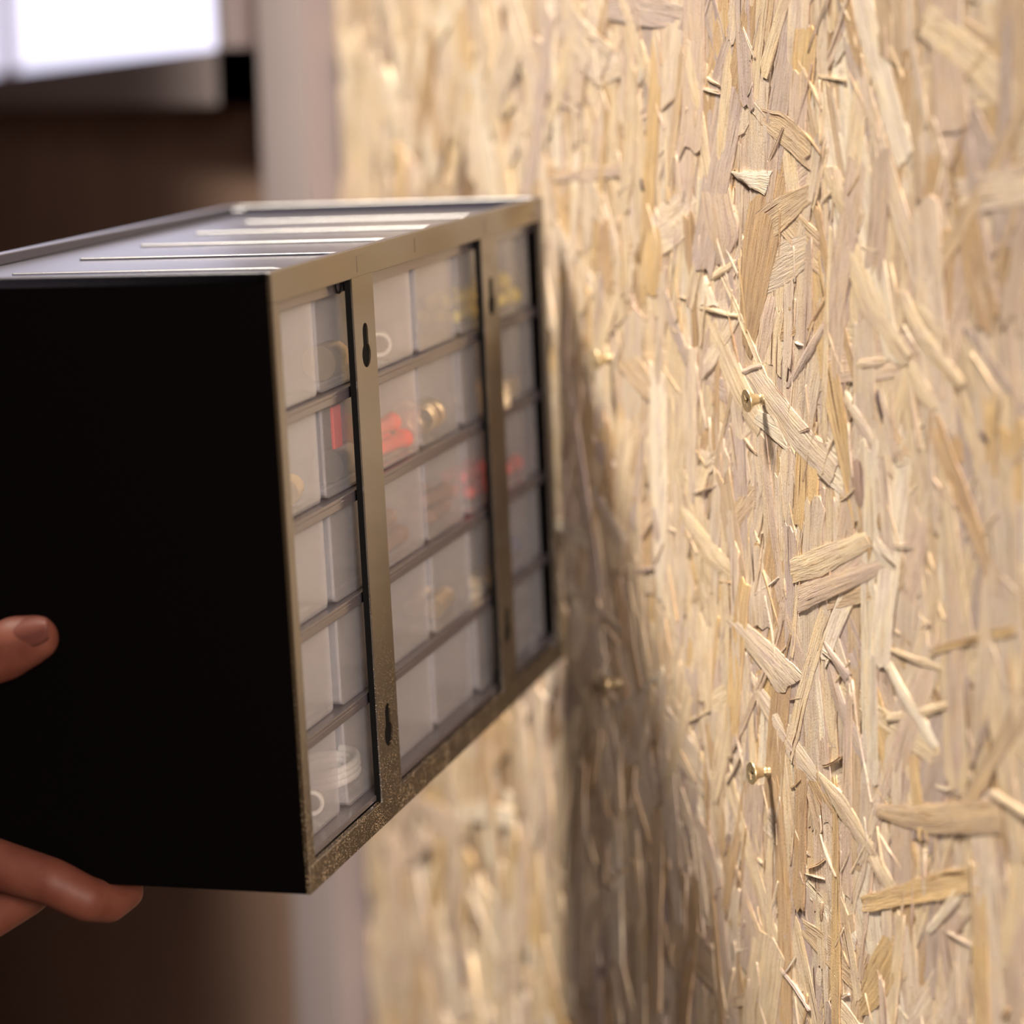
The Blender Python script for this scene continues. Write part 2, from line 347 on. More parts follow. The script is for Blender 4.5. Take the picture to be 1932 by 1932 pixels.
bm=bmesh.new(); bx(bm,2.6,362.4,3,165,229,234); bevel(obj('bottom_panel',bm,M_CASE,cab),.0005)
# sunken tray on top with a raised lip all round and low ribs between the columns
bm=bmesh.new(); bx(bm,2.6,362.4,2,164,4.6,8.5)
o=obj('tray_floor',bm,M_TRAY,cab); bevel(o,.0005)
bm=bmesh.new()
for k in range(1,6):
    c=60.9*k-.5; bx(bm,c-6,c+6,6,131,3.5,5.0)
o=obj('tray_rib',bm,M_TRAY,cab); bevel(o,.0008,3)
bm=bmesh.new(); bx(bm,0,365,159.3,165.5,0,4.65); bx(bm,0,6.5,3.0,159.3,.0,4.65); bx(bm,356.5,365,3.0,159.3,0,4.65); bx(bm,0,365,.8,3.6,0,4.65)
bx(bm,350,356.5,152,159.3,1.2,4.65)
o=obj('tray_lip',bm,M_TRAY,cab); bevel(o,.0006,3)
# back frame
bm=bmesh.new()
bx(bm,0,365,0,2.6,.3,11.6); bx(bm,0,365,0,2.6,223.4,234)
bx(bm,0,FL,0,2.6,11.6,223.4); bx(bm,365-FL,365,0,2.6,11.6,223.4)
o=obj('back_frame',bm,M_BACK,cab); bevel(o,.0005,3)
bm=bmesh.new(); bx(bm,3,362,2.6,161,220.8,223.2); o=obj('bottom_ledge',bm,M_SHELF,cab); bevel(o,.0003)
bm=bmesh.new(); bx(bm,3,362,8.6,161,8.5,13.2); bx(bm,2.6,362.4,5.2,7.4,8.5,16.6); o=obj('top_rail',bm,M_SHELF,cab)
bm=bmesh.new(); bx(bm,3,362,157,162,8.5,14)
for i in range(1,5): bx(bm,3,362,157,162,54+41.6*(i-1),57+41.6*(i-1))
bx(bm,3,362,157,162,221,229)
o=obj('front_frame',bm,M_CASE,cab)
# shelves, dividers
for i in range(4):
    v=54.2+41.65*i
    bm=bmesh.new(); bx(bm,2.6,362.4,5.2,157,v,v+1.6); bx(bm,2.6,362.4,5.2,7.4,v+1.5,v+4.6); o=obj('shelf',bm,M_SHELF,cab); bevel(o,.0003)
for k in range(1,6):
    u=2.6+59.97*k
    bm=bmesh.new(); bx(bm,u-.4,u+.4,32,157,13.2,220.8); obj('divider',bm,M_CASE,cab)
# mounting bars with keyholes
def keyhole(cx,ztop,r1,r2,l):
    """outline, slot at top (radius r1) widening to a round hole (radius r2)"""
    z1=ztop-r1; z2=ztop-l+r2; pts=[]
    for i in range(13):
        a=PI*i/12; pts.append((cx+r1*math.cos(a),z1+r1*math.sin(a)))
    a0=math.asin(r1/r2)
    for i in range(25):
        a=PI/2+a0+(2*PI-2*a0)*i/24; pts.append((cx+r2*math.cos(a),z2+r2*math.sin(a)))
    return pts
def holed_plate(name,u0,u1,v0,v1,holes,y0,y1,m):
    bm=bmesh.new(); E=[]
    def loop(pts):
        vs=[bm.verts.new((x,y0,z)) for x,z in pts]
        for a,b in zip(vs,vs[1:]+vs[:1]): E.append(bm.edges.new((a,b)))
    def side(p,q,n): return [(p[0]+(q[0]-p[0])*i/n,p[1]+(q[1]-p[1])*i/n) for i in range(n)]
    a,b,c,d=(u0,H-v1),(u1,H-v1),(u1,H-v0),(u0,H-v0)
    loop(side(a,b,2)+side(b,c,24)+side(c,d,2)+side(d,a,24))
    for h in holes: loop(h)
    bmesh.ops.triangle_fill(bm,use_beauty=True,use_dissolve=False,edges=E)
    r=bmesh.ops.extrude_face_region(bm,geom=bm.faces[:])
    bmesh.ops.translate(bm,vec=(0,y1-y0,0),verts=[g for g in r['geom'] if isinstance(g,bmesh.types.BMVert)])
    return obj(name,bm,m,cab)
for uc in (95.85,272.4-3.25):
    u=uc/1000
    hs=[keyhole(u,H-.0300,.0031,.0050,.0177),keyhole(u,H-.1855,.0031,.0050,.0177)]
    o=holed_plate('mounting_bar',u-.01215,u+.01215,.0112,.2239,hs,-.0001,.0006,M_BACK)
    bm=bmesh.new(); bx(bm,uc-12.1,uc+12.1,0.65,3.1,11.2,223.9); q=obj('keyhole_shade_plate',bm,M_HOLE,o)  # near-black plate put in for the shade inside the keyholes
    # faint moulded tab marks on the band above the bar
    bm=bmesh.new(); 
    bm2=bmesh.new(); bx(bm2,uc-5,uc+3.2,-.15,.2,3.3,9.6); p=obj('tab',bm2,M_BACK,o); bevel(p,.0001)
    bm.free()
bm2=bmesh.new(); bx(bm2,163,170,-.12,.2,2.6,8.6); p=obj('tab',bm2,M_BACK,cab)
# little wire clip showing under the top band beside the first bar
bm=bmesh.new(); pts=[]
for i in range(17):
    a=PI+PI*i/16; pts.append((.0783+.0035*math.cos(a),.0035,H-.0122+.0040*math.sin(a)))
for i in range(len(pts)-1):
    d=Vector(pts[i+1])-Vector(pts[i]); q=d.to_track_quat('Z','Y').to_matrix().to_4x4()
    lathe(bm,[(.00045,0),(.00045,d.length)],8,Matrix.Translation(pts[i])@q)
obj('wire_clip',bm,M_HOLE,cab,True)

# ---- drawers
DW,DH,D0,D1=.0537,.0362,.0090,.1615
def drawer_mesh():
    bm=bmesh.new(); r=.0024; t=.0010; hw=DW/2
    def U(hw,bot,r,top):
        p=[(-hw,top),(-hw,bot+r)]
        for i in range(1,7):
            a=PI+PI/2*i/6; p.append((-hw+r+r*math.cos(a),bot+r+r*math.sin(a)))
        q=[(-x,z) for x,z in p[::-1]]
        return p+q
    o_=U(hw,0,r,DH); i_=U(hw-t,t,r-t,DH)
    prof=o_+i_[::-1]
    ys=[D0,D1-.002]
    rings=[[bm.verts.new((x,y,z)) for x,z in prof] for y in ys]
    n=len(prof)
    for i in range(n): bm.faces.new((rings[0][i],rings[0][(i+1)%n],rings[1][(i+1)%n],rings[1][i]))
    # back plate
    for y0,y1,top in ((D0-.0001,D0+.0010,DH),(D1-.0022,D1,DH+.001)):
        a=[bm.verts.new((x,y0,z if z<DH else top)) for x,z in o_]; b=[bm.verts.new((x,y1,z if z<DH else top)) for x,z in o_]
        bm.faces.new(a); bm.faces.new(b[::-1])
        for i in range(len(a)): bm.faces.new((a[i],b[i],b[(i+1)%len(a)],a[(i+1)%len(a)]))
    # fine ribs on the floor
    for k in range(20):
        y=D0+.006+k*.007; box(bm,-hw+.003,hw-.003,y,y+.0005,t*.9,t+.0005)
    # inner partition slots
    for sx in (-1,1):
        for y in (.060,.062,.110,.112): box(bm,sx*(hw-t)-.0004,sx*(hw-t)+.0004,y-.0003,y+.0003,.004,.030)
    bmesh.ops.recalc_face_normals(bm,faces=bm.faces[:])
    me=bpy.data.meshes.new('drawer'); bm.to_mesh(me); bm.free(); return me
def handle_mesh():
    bm=bmesh.new()
    y=D1
    prof=[(0,.010),(.010,.0085),(.012,.0095),(.0115,.0112),(.0,.0122)]
    a=[bm.verts.new((-.011,y+p,z+.004)) for p,z in prof]; b=[bm.verts.new((.011,y+p,z+.004)) for p,z in prof]
    bm.faces.new(a); bm.faces.new(b[::-1])
    for i in range(len(a)): bm.faces.new((a[i],b[i],b[(i+1)%len(a)],a[(i+1)%len(a)]))
    bmesh.ops.recalc_face_normals(bm,faces=bm.faces[:])
    me=bpy.data.meshes.new('handle'); bm.to_mesh(me); bm.free(); return me
dm=drawer_mesh(); dm.materials.append(M_CLEAR); hm=handle_mesh(); hm.materials.append(M_CLEAR)
def dpos(r,c,slack=True):
    return Vector(((2.6+59.97*(c+.5)-.1)/1000,0,H-(54.0+41.65*r)/1000+(.0 if r<4 else .0)))
for r in range(5):
    for c in range(6):
        d=bpy.data.objects.new('drawer',dm); C.objects.link(d); d.parent=cab
        p=dpos(r,c); d.location=(p.x+rng.uniform(-.0004,.0004),rng.uniform(-.0013,.0004),p.z+.0003)
        h=bpy.data.objects.new('handle',hm); C.objects.link(h); h.parent=d
CW=cab.matrix_world.copy()
def put(o,r,c,du,w,dz,rot=(0,0,0)):
    """place a loose thing inside drawer row r, column c (du across, w from the back, dz above the drawer floor, mm)"""
    p=dpos(r,c)+Vector((du/1000-.0028,(w-1.1)/1000,(1.7+dz)/1000))
    from mathutils import Euler
    o.matrix_world=CW@Matrix.Translation(p)@Euler(rot).to_matrix().to_4x4()
    return o

# ---- things in the drawers
def ring_mesh(name,ro,ri,h,m,facets=28):
    bm=bmesh.new(); P=[(ri,0),(ro*.96,0),(ro,h*.12),(ro,h*.88),(ro*.96,h),(ri,h)]
    R=lathe(bm,P,facets,cap=False)
    for i in range(facets): bm.faces.new((R[-1][i],R[-1][(i+1)%facets],R[0][(i+1)%facets],R[0][i]))
    o=obj(name,bm,m,None,True); return o
def plug_mesh(name,m,r=.0035,l=.030):
    bm=bmesh.new(); P=[(r*.5,0),(r*.9,.001)]
    k=8
    for i in range(k):
        z=.002+i*(l-.006)/k; P+=[(r*.82,z),(r,z+(l-.006)/k*.8)]
    P+=[(r*1.25,l-.002),(r*1.25,l-.0008),(r*.9,l)]
    lathe(bm,P,14); return obj(name,bm,m,None,True)
def knurled_mesh(name,m,r,l):
    bm=bmesh.new(); seg=48; rows=26; ring=[]
    for j in range(rows+1):
        z=l*j/rows
        ring.append([bm.verts.new(((r+(.00022 if (i+j)%2 else -.0001))*math.cos(2*PI*i/seg),(r+(.00022 if (i+j)%2 else -.0001))*math.sin(2*PI*i/seg),z)) for i in range(seg)])
    inner=[[bm.verts.new((r*.55*math.cos(2*PI*i/seg),r*.55*math.sin(2*PI*i/seg),z)) for i in range(seg)] for z in (l,l*.35)]
    for a,b in zip(ring,ring[1:]):
        for i in range(seg): bm.faces.new((a[i],a[(i+1)%seg],b[(i+1)%seg],b[i]))
    for a,b in ((ring[-1],inner[0]),(inner[0],inner[1])):
        for i in range(seg): bm.faces.new((a[i],a[(i+1)%seg],b[(i+1)%seg],b[i]))
    bm.faces.new(ring[0][::-1]); bm.faces.new(inner[1])
    return obj(name,bm,m)
def nut_mesh(name,m,r,h):
    bm=bmesh.new(); s=6; ri=r*.55
    def rg(rad,z,n): return [bm.verts.new((rad*math.cos(2*PI*i/n),rad*math.sin(2*PI*i/n),z)) for i in range(n)]
    ob,ot,ib,it=rg(r,0,24),rg(r,h,24),rg(ri,0,24),rg(ri,h,24)
    for L_ in (ob,ot):
        for i,v in enumerate(L_):
            a=2*PI*i/24; k=((a+PI/6)%(PI/3))-PI/6; rr=r*math.cos(PI/6)/math.cos(abs(k)) ; v.co.x=rr*math.cos(a); v.co.y=rr*math.sin(a)
    for A,B in ((ob,ot),(ot,it),(it,ib),(ib,ob)):
        for i in range(24): bm.faces.new((A[i],A[(i+1)%24],B[(i+1)%24],B[i]))
    return obj(name,bm,m)
H2=PI/2
o=knurled_mesh('knurled_sleeve',M_BRASS,.0070,.018); put(o,0,1,1,19.5,7,(0,H2,0)); tag(o,'knurled brass sleeve lying in the top drawer nearest the left edge of the first bar','metal sleeve')
o=knurled_mesh('knurled_sleeve',M_STEEL,.0066,.021); put(o,1,1,3,19,6.8,(0,H2,0)); tag(o,'knurled dark metal sleeve lying below the red strap in the second row','metal sleeve')
o=ring_mesh('clear_bushing',.0054,.0040,.011,M_WHTP); put(o,0,2,8,17.5,5.5,(0,H2,.35)); tag(o,'pale hollow bushing on its side in the top drawer right of the first bar','bushing')
o=ring_mesh('nylon_ring',.0052,.0036,.003,M_WHTP); put(o,4,0,17,17.5,5.4,(0,H2,.25)); tag(o,'small white nylon ring in the bottom left corner drawer','ring')
o=knurled_mesh('threaded_insert',M_BRASS,.0052,.013); put(o,1,0,11,17.5,5.6,(0,H2,.2)); tag(o,'brass threaded insert in the second drawer down at the left edge','insert')
# red strap
bm=bmesh.new(); box(bm,-.0045,.0045,0,.0015,.0145,.0315); o=obj('red_strap',bm,M_REDP); bevel(o,.0004); put(o,1,1,1,13,0.2,(0.0,0,0)); tag(o,'red plastic strap standing in the second drawer column above the knurled sleeve','strap')
# yellow, red, brown plugs
def pile(name,m,cells,label,group,cat,r=.0035,l=.03,n=5):
    first=None
    for (rr,cc,u,w) in cells:
        for k in range(n):
            if first is None: o=first=plug_mesh(name,m,r,l)
            else: o=first.copy(); C.objects.link(o)
            lvl=0 if k<3 else 1
            put(o,rr,cc,u-l*500+rng.uniform(-3,3),w+(k%3)*8.2+4.1*lvl,r*1250+.2+lvl*6.9,(0,H2,rng.uniform(-.12,.12)))
            tag(o,label,cat,group)
pile('red_wall_plug',M_REDP,[(1,2,10,17)],'red ribbed wall plug in the second drawer down, right of the first bar','red plugs beside the first bar','wall plug',n=6)
pile('red_wall_plug',M_REDP,[(2,4,16,17)],'red wall plug in the middle row drawer left of the second bar','red plugs left of the second bar','wall plug',n=5)
pile('red_wall_plug',M_REDP,[(2,5,9,17)],'red wall plug in the middle row drawer right of the second bar','red plugs right of the second bar','wall plug',n=3,l=.022)
pile('yellow_wall_plug',M_YELP,[(0,5,14,17)],'yellow wall plug in the top drawer right of the second bar','yellow plugs in the end drawer','wall plug',n=5,l=.024)
pile('yellow_wall_plug',M_YELP,[(0,4,10,18)],'yellow wall plug in the top drawer left of the second bar','yellow plugs beside the second bar','wall plug',n=5,l=.028)
pile('brown_wall_plug',M_BRNP,[(2,3,15,17)],'brown wall plug in the middle row drawer between the bars','brown plugs between the bars','wall plug',n=6)
pile('brown_wall_plug',M_BRNP,[(2,2,12,17)],'brown wall plug in the middle row drawer touching the first bar','brown plugs beside the first bar','wall plug',n=5)
pile('blue_wall_plug',M_NAVY,[(3,5,8,22)],'blue wall plug in the fourth row drawer at the far end','blue plugs in the end column','wall plug',n=5)
# brass rings, nuts, screws
first=None
for k,(du,w,dz,rz) in enumerate([(1,19,6.9,.1),(8,20,6.9,.2),(15,19,6.9,.1),(20,21,6.9,.25),(12,30,6.9,.2)]):
    if first is None: o=first=ring_mesh('brass_ring',.0068,.0046,.0042,M_BRASS)
    else: o=first.copy(); C.objects.link(o)
    put(o,1,3,du,w,dz,(0,H2,rz)); tag(o,'small brass ring in the second row drawer between the bars','ring','brass rings in the drawer')
first=None
for k,(du,w) in enumerate([(19,18.5),(11,18.5),(14,32)]):
    if first is None: o=first=nut_mesh('brass_nut',M_BRASS,.0062,.0065)
    else: o=first.copy(); C.objects.link(o)
    put(o,1,5,du-4,w,.1,(0,0,.4*k)); tag(o,'brass nut in the second row drawer right of the second bar','nut','brass nuts in the end drawer')
first=None
for k,(r_,c_,du,w,dz) in enumerate([(3,3,12,16.5,4.6),(3,3,14,27,4.6)]):
    if first is None: o=first=knurled_mesh('brass_fitting',M_BRASS,.0045,.026)
    else: o=first.copy(); C.objects.link(o)
    put(o,r_,c_,du-14,w,dz,(0,H2,.1)); tag(o,'brass fitting in the fourth row drawer between the bars','fitting','brass fittings in the fourth row')
first=None
for k,(du,w) in enumerate([(19,18.5),(6,19),(13,32)]):
    if first is None: o=first=nut_mesh('steel_nut',M_ZINC,.0062,.0055)
    else: o=first.copy(); C.objects.link(o)
    put(o,3,4,du,w,.1,(0,0,.5*k)); tag(o,'brass coloured nut in the fourth row drawer left of the second bar','nut','nuts in the fourth row')
o=ring_mesh('washer',.0045,.0022,.0012,M_WHTP); put(o,1,2,4,14,17,(H2,0,.3)); o.matrix_world=o.matrix_world
put(o,1,2,15,36,5,(H2,0,.3)); tag(o,'small pale washer behind the red plugs in the second row','washer')
# clear hose in the bottom row
bm=bmesh.new(); pts=[Vector((.018*math.cos(a)*1.0,.012*math.sin(a),.0022+.0013*a/PI)) for a in np.linspace(0,6*PI,90)]
for a,b in zip(pts,pts[1:]):
    d=b-a; lathe(bm,[(.0017,0),(.0017,d.length*1.05)],8,Matrix.Translation(a)@d.to_track_quat('Z','Y').to_matrix().to_4x4(),cap=False)
o=obj('coiled_tube',bm,M_WHTP,None,True); put(o,4,1,0,27,.2); tag(o,'coiled clear tube in the bottom row drawer left of the first bar','tube')

# ------------------------------------------------------------------ wall screws
def screw_mesh(r=.00475,total=.0115):
    """countersunk cross-recess screw; local +z points out of the wall, head face at z=0"""
    bm=bmesh.new(); seg=48
    # recess outline (cross)
    a,b=.00062,.00255; dp=.0019
    cross=[(b,a),(a*1.25,a*1.25),(a,b),(-a,b),(-a*1.25,a*1.25),(-b,a),(-b,-a),(-a*1.25,-a*1.25),(-a,-b),(a,-b),(a*1.25,-a*1.25),(b,-a)]
    rim=[bm.verts.new((r*.97*math.cos(2*PI*i/seg),r*.97*math.sin(2*PI*i/seg),0)) for i in range(seg)]
    cv=[bm.verts.new((x,y,-.00015)) for x,y in cross]
    E=[bm.edges.new((rim[i],rim[(i+1)%seg])) for i in range(seg)]+[bm.edges.new((cv[i],cv[(i+1)%12])) for i in range(12)]
    bmesh.ops.triangle_fill(bm,use_beauty=True,use_dissolve=False,edges=E)
    bt=[bm.verts.new((x*.62,y*.62,-dp)) for x,y in cross]
    for i in range(12): bm.faces.new((cv[i],cv[(i+1)%12],bt[(i+1)%12],bt[i]))
    bm.faces.new(bt)
    prof=[(r,-.00018),(r,-.0006),(r*.86,-.0013),(r*.62,-.0026),(r*.49,-.0040),(r*.44,-.0052)]
    rings=[rim]
    for q,z in prof: rings.append([bm.verts.new((q*math.cos(2*PI*i/seg),q*math.sin(2*PI*i/seg),z)) for i in range(seg)])
    for A,B in zip(rings,rings[1:]):
        for i in range(seg): bm.faces.new((A[i],A[(i+1)%seg],B[(i+1)%seg],B[i]))
    me=bpy.data.meshes.new('screw_head'); bmesh.ops.recalc_face_normals(bm,faces=bm.faces[:]); bm.to_mesh(me); bm.free()
    # threaded shank: true helix
    bm=bmesh.new(); pitch=.0018; turns=5; n=28; rr=r*.44; rows=[]
    z0=-.0051; length=.009
    prev=None
    K=int(n*length/pitch)
    m=8
    for j in range(K+1+0):
        th=2*PI*j/n; z=z0-pitch*j/n
        ring=[]
        for q in range(m+1):
            f=q/m; rad=rr*(.86+ (.36*max(0,1-abs(f-.5)*5)))
            ring.append(bm.verts.new((rad*math.cos(th),rad*math.sin(th),z-pitch*f)))
        if prev:
            for q in range(m): bm.faces.new((prev[q],prev[q+1],ring[q+1],ring[q]))
        prev=ring
    lathe(bm,[(rr*.84,z0+.0004),(rr*.84,z0-length-.003)],20)
    bmesh.ops.recalc_face_normals(bm,faces=bm.faces[:])
    m2=bpy.data.meshes.new('threaded_shank'); bm.to_mesh(m2); bm.free()
    return me,m2
hm_,sm_=screw_mesh(); hm_.materials.append(M_ZINC); sm_.materials.append(M_ZINC)
hm_.polygons.foreach_set('use_smooth',[len(p.vertices)==4 for p in hm_.polygons]); sm_.polygons.foreach_set('use_smooth',[True]*len(sm_.polygons))
hm_.set_sharp_from_angle(angle=math.radians(40))
SC=[(-.0015,0,0,'out-of-focus yellow zinc screw in the board near the cabinet, upper far one',.3,.0075,.03),
    (.1763,0,0,'sharp yellow zinc screw in the board, upper near one with a long shadow',.45,.0075,.06),
    (.0030,-.1552,0,'yellow zinc screw deep in the cabinet shadow, lower far one',.9,.0080,.02),
    (.1780,-.1550,0,'sharp yellow zinc screw in the board, lower near one beside a long diagonal flake',.1,.0078,-.03)]
for x,z,y,lab,rot,pr,tl in SC:
    e=bpy.data.objects.new('wall_screw',None); C.objects.link(e); tag(e,lab,'screw','screws left sticking out of the board')
    e.location=(x,y,Z0+z)
    # local z -> world -y
    from mathutils import Euler
    e.matrix_world=Matrix.Translation((x,WY-pr,Z0+z))@Matrix.Rotation(PI/2+tl,4,'X')@Matrix.Rotation(rot,4,'Z')
    for n_,me in (('screw_head',hm_),('threaded_shank',sm_)):
        q=bpy.data.objects.new(n_,me); C.objects.link(q); q.parent=e

# ------------------------------------------------------------------ hand holding the near side of the cabinet
def skin_mat():
    m,nt,out=mat('skin'); L=nt.links.new
    b=N(nt,'ShaderNodeBsdfPrincipled'); b.inputs['Roughness'].default_value=.55; b.inputs['Specular IOR Level'].default_value=.25
    b.inputs['Subsurface Weight'].default_value=.15; b.inputs['Subsurface Radius'].default_value=(.006,.002,.001)
    b.inputs['Subsurface Scale'].default_value=.5
    tc=N(nt,'ShaderNodeTexCoord'); n=N(nt,'ShaderNodeTexNoise'); n.inputs['Scale'].default_value=90; n.inputs['Detail'].default_value=4
    L(tc.outputs['Object'],n.inputs['Vector'])
    r=ramp(nt,[(.3,(.10,.028,.017)),(.7,(.135,.044,.028))]); L(n.outputs['Fac'],r.inputs['Fac']); L(r.outputs['Color'],b.inputs['Base Color'])
    n2=N(nt,'ShaderNodeTexNoise'); n2.inputs['Scale'].default_value=900; L(tc.outputs['Object'],n2.inputs['Vector'])
    bp=N(nt,'ShaderNodeBump'); bp.inputs['Strength'].default_value=.25; bp.inputs['Distance'].default_value=.0003
    L(n2.outputs['Fac'],bp.inputs['Height']); L(bp.outputs['Normal'],b.inputs['Normal']); L(b.outputs['BSDF'],out.inputs['Surface']); return m
M_SKIN=skin_mat(); M_NAIL=simple('nail',(.095,.032,.024),.5,spec=.12)
# all hand points in cabinet coordinates (x across from the near side, y from the back, z up), mm; the near side is the plane x=0
def P(u,w,v): return Vector((u/1000,w/1000,H-v/1000))
bm=bmesh.new()
def blob(a,b,ra,rb,n=10,flat=(1,1)):
    """tapered round limb from a to b; flat squashes x"""
    d=b-a; q=d.to_track_quat('Z','X').to_matrix().to_4x4(); prof=[]
    k=6
    for i in range(k+1):
        t=PI/2*i/k; prof.append((ra*math.sin(t)+1e-5,-ra*math.cos(t)))
    for i in range(k+1):
        t=PI/2*i/k; prof.append((rb*math.cos(t)+1e-5,d.length+rb*math.sin(t)))
    S_=Matrix.Diagonal((flat[0],flat[1],1,1))
    lathe(bm,prof,24,Matrix.Translation(a)@q@S_)
def chain(pts,rs,flat=(1,1)):
    for (p,q,a,b) in zip(pts,pts[1:],rs,rs[1:]): blob(p,q,a/1000,b/1000,flat=flat)
# thumb, pad pressed to the side panel, pointing to the back of the cabinet
chain([P(-8.4,100.9,135.0),P(-8.6,109,136.6),P(-9.6,122,141.6),P(-12.0,140,147)],[8.9,10.0,9.6,10.2])
chain([P(-8.2,104,137.2),P(-8.6,114,141.6),P(-12,134,147.5)],[8.8,10.0,10.2])
chain([P(-12.5,138,147.5),P(-18,160,154),P(-22,188,166)],[10.4,12.0,15.0])
# palm and wrist in front of the cabinet
chain([P(-22,188,166),P(-22,206,186),P(-22,228,212)],[15,20,24])
chain([P(-20,190,200),P(-22,212,205),P(-24,238,226)],[15,19,23])
chain([P(-14,186,224),P(-20,212,226),P(-25,240,234)],[13,17,22])
chain([P(-24,236,226),P(-30,275,244),P(-36,330,268),P(-44,420,310)],[26,25,28,34])
# index finger runs along the lower edge and hooks under; the others curl under the floor of the cabinet
chain([P(-15,190,206),P(-10.2,150,216.5),P(-9.8,128,223.5)],[11.5,10.4,9.8])
chain([P(-9.8,128,223.5),P(-9.6,102,230.5),P(-6,90,238)],[9.8,9.2,8.8])
chain([P(-6,90,238),P(4,86,242.6),P(16,84,242.4)],[8.8,8.2,7.2])
chain([P(-14,196,226),P(-12,160,238),P(-6,132,247),P(10,124,243.6),P(28,122,242.8)],[11,10,9.4,8.8,7.4])
chain([P(-12,204,238),P(-10,176,247),P(-3,154,249),P(12,149,243.4),P(29,147,242.6)],[10.5,9.6,9,8.4,7.2])
chain([P(-8,212,244),P(-6,192,250),P(2,176,248),P(14,172,242.4),P(25,171,241.8)],[9.5,8.6,8,7.4,6.6])
hand=obj('hand',bm,M_SKIN,None,True)
md=hand.modifiers.new('remesh','REMESH'); md.mode='VOXEL'; md.voxel_size=.0009; md.use_smooth_shade=True
md=hand.modifiers.new('smooth','SMOOTH'); md.factor=.6; md.iterations=14
hand.matrix_world=CW
tag(hand,'hand gripping the black near side of the cabinet, thumb laid flat on it','hand')
# thumb nail: a curved plate lying on the thumb
bm=bmesh.new(); G=[]
NX,NY=14,12
nc=P(-16.25,101.6,130.1)
ax=(P(0,96,131.5)-P(0,130,139.0)); ax.normalize()         # along the thumb to the tip
up=Vector((-.86,0.0,.50)); up=(up-ax*up.dot(ax)).normalized(); sd=ax.cross(up)
for i in range(NX+1):
    row=[]
    s=i/NX*2-1
    for j in range(NY+1):
        t=j/NY*2-1
        hw=.0059*(1-.16*max(0,-s)**2)*math.sqrt(max(0,1-abs(s)**3*.62))
        p=nc+ax*(s*.0086+ (.0016*(1-t*t) if s>.3 else (-.0012*(1-t*t) if s<-.3 else 0))*abs(s))+sd*(t*hw)-up*(.0034*t*t+.0006*s*s)
        row.append(bm.verts.new(p))
    G.append(row)
for i in range(NX):
    for j in range(NY): bm.faces.new((G[i][j],G[i+1][j],G[i+1][j+1],G[i][j+1]))
sb=bmesh.new()
def tube(a,b,ra,rb):
    global bm
    keep=bm; bm=sb; blob(a,b,ra,rb); bm=keep
tube(P(-37,338,271),P(-44,400,300),.038,.045); tube(P(-44,400,300),P(-70,640,420),.045,.058)
M_CLOTH=simple('dark_cloth',(.03,.03,.035),.9,spec=.1,noise_amt=.2,nscale=900)
sl=obj('sleeve',sb,M_CLOTH,None,True); rm=sl.modifiers.new('remesh','REMESH'); rm.mode='VOXEL'; rm.voxel_size=.004; rm.use_smooth_shade=True
sl.parent=hand
nail=obj('thumbnail',bm,M_NAIL,None,True); sd_=nail.modifiers.new('thick','SOLIDIFY'); sd_.thickness=.0006; sd_.offset=0
nail.parent=hand; nail['label']='smooth pink thumbnail'

# ------------------------------------------------------------------ the room beyond
M_BROWN=simple('brown_stained_wood',(.40,.27,.21),.9,spec=.05,noise_amt=.25,nscale=6)
M_LILAC=simple('lilac_grey_paint',(.42,.36,.37),.6,noise_amt=.08,nscale=9)
def plane_box(name,x0,x1,y0,y1,z0,z1,m,kind='structure',label=None):
    bm=bmesh.new(); box(bm,x0,x1,y0,y1,z0,z1); o=obj(name,bm,m); tag(o,label,None,kind=kind); return o
plane_box('trim_1',-.64,-.505,-.012,.06,0,4.6,M_LILAC,label='lilac grey painted post at the end of the board wall')
plane_box('wall_left',-3.4,-.64,.0,.06,0,4.6,M_BROWN,label='dark brown wall beyond the board')
M_FLOOR=simple('dark_wood_floor',(.10,.065,.045),.5,noise_amt=.2,nscale=8)
plane_box('floor',-3.4,2.2,-3.2,.06,-.02,0,M_FLOOR,label='dark wooden floor')
plane_box('ceiling',-3.4,2.2,-3.2,.06,4.6,4.62,M_LILAC,label='grey ceiling')
M_GWALL=simple('brown_wall_paint',(.12,.075,.052),.7,noise_amt=.1,nscale=5)
plane_box('wall_front',-3.4,2.2,-3.26,-3.2,0,4.6,M_GWALL,label='dim brown wall across the room')
plane_box('wall_near',2.2,2.26,-3.26,.06,0,4.6,M_GWALL,label='dim brown wall behind the viewer')
plane_box('wall_back',-3.46,-3.4,-3.26,.06,0,4.6,M_GWALL,label='dim brown wall at the far end')
# far window: frame and a bright overcast pane
mw,nt,out=mat('daylight_pane'); e=N(nt,'ShaderNodeEmission'); e.inputs['Color'].default_value=(.83,.80,1.0,1); e.inputs['Strength'].default_value=WIN
nt.links.new(e.outputs[0],out.inputs['Surface'])
w_=plane_box('window_1',-3.2,-.74,-.006,-.001,1.66,2.50,mw,label='wide window of pale lilac daylight above the dark panelling')
bm=bmesh.new()
for x0,x1,z0,z1 in ((-3.26,-3.2,1.62,2.56),(-.74,-.69,1.62,2.56),(-3.26,-.69,1.62,1.66),(-3.26,-.69,2.50,2.56),(-2.0,-1.95,1.66,2.50)): box(bm,x0,x1,-.02,-.0005,z0,z1)
fr=obj('window_frame',bm,M_LILAC,w_)
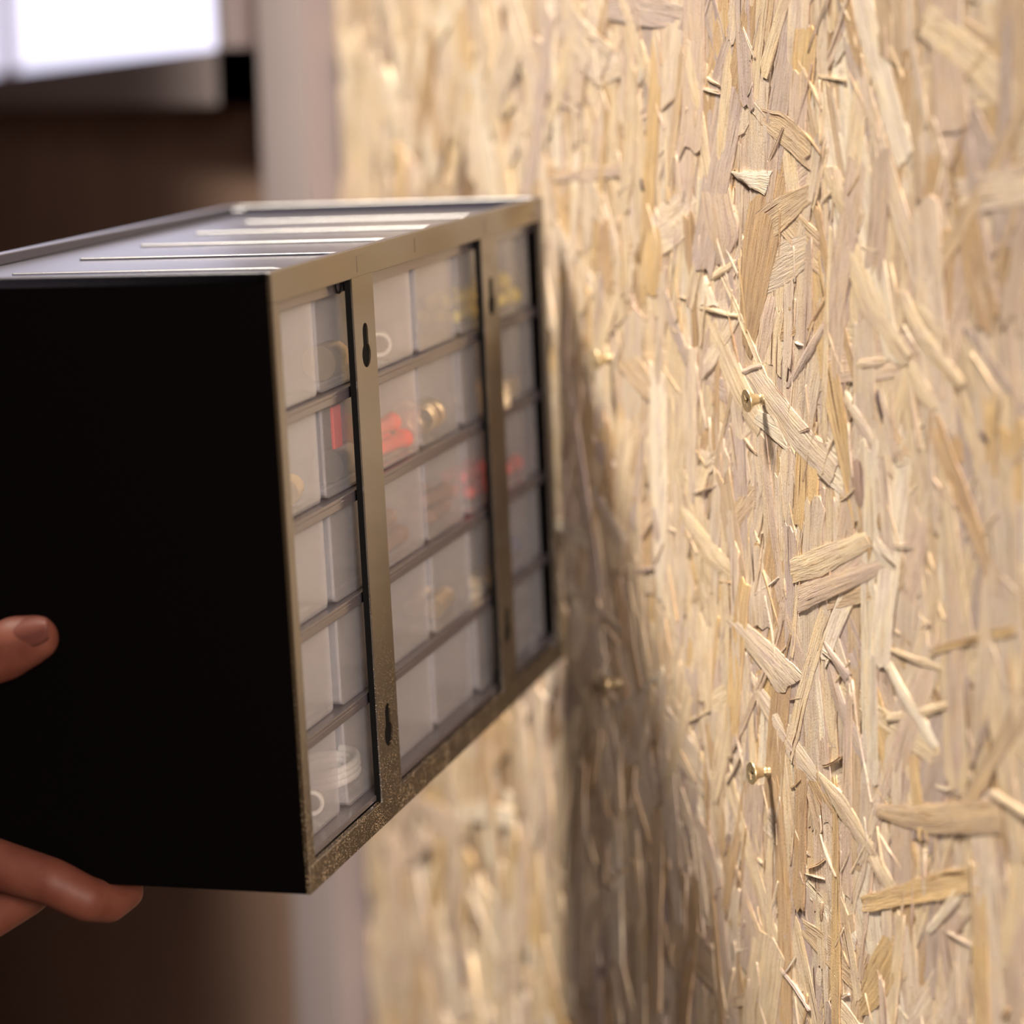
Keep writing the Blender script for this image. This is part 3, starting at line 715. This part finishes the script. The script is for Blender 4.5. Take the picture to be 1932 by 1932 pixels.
# ------------------------------------------------------------------ light, world, camera
lp=Vector((-.60,-1.04,Z0+3.0))
ld=bpy.data.lights.new('work_lamp','SPOT'); ld.energy=LAMP_W; ld.color=(1.0,.88,.73); ld.shadow_soft_size=LAMP_R; ld.spot_size=math.radians(SPOT_DEG); ld.spot_blend=1.0
lo=bpy.data.objects.new('work_lamp',ld); C.objects.link(lo); lo.location=lp
tgt=Vector((-.11,0,Z0-.03)); lo.rotation_euler=(tgt-lp).to_track_quat('-Z','Y').to_euler()
wd=bpy.data.worlds.new('room'); bpy.context.scene.world=wd; wd.use_nodes=True
wd.node_tree.nodes['Background'].inputs[0].default_value=(.05,.04,.04,1); wd.node_tree.nodes['Background'].inputs[1].default_value=.3
# added soft fill lights, no seen source: one overhead, one beside the viewer
def area(name,loc,to,sx,sy,w,col):
    ad=bpy.data.lights.new(name,'AREA'); ad.energy=w; ad.color=col; ad.shape='RECTANGLE'; ad.size=sx; ad.size_y=sy
    ao=bpy.data.objects.new(name,ad); C.objects.link(ao); ao.location=loc; ao.rotation_euler=(Vector(to)-Vector(loc)).to_track_quat('-Z','Y').to_euler()
area('overhead_fill',(.9,-1.3,4.5),(.9,-1.3,0),.9,.6,FILL_W,(1.0,.86,.78))  # unseen fill added to lift the dim parts
area('side_fill',SIDE_P,(0,-.1,Z0),.5,.5,SIDE_W,(1.0,.86,.77))  # unseen fill added to brighten the drawer backs
cd=bpy.data.cameras.new('camera'); cam=bpy.data.objects.new('camera',cd); C.objects.link(cam)
cd.sensor_width=36; cd.lens=89.84; cd.clip_start=.02; cd.clip_end=50
cam.matrix_world=Matrix.Translation(Vector([1.1233527441002595, -0.40865244045447185, 0.12769139578222743])+Vector((0,0,Z0)))@Matrix([[0.3130770665692897, -0.14814992757131076, 0.938101460050151], [0.949397428608379, 0.07486886146315495, -0.3050232386790247], [-0.02504541753310966, 0.9861268947472283, 0.1640928838090364]]).to_4x4()
cd.dof.use_dof=True; cd.dof.focus_distance=1.020; cd.dof.aperture_fstop=4.6; cd.dof.aperture_blades=0
sc=bpy.context.scene; sc.camera=cam
sc.view_settings.view_transform='Standard'; sc.view_settings.look='None'; sc.view_settings.gamma=1; sc.view_settings.exposure=EXPO
sc.cycles.use_denoising=True; sc.cycles.transparent_max_bounces=40; sc.cycles.max_bounces=10; sc.cycles.diffuse_bounces=5; sc.cycles.glossy_bounces=5
sc.cycles.sample_clamp_indirect=8; sc.cycles.caustics_reflective=False; sc.cycles.caustics_refractive=False
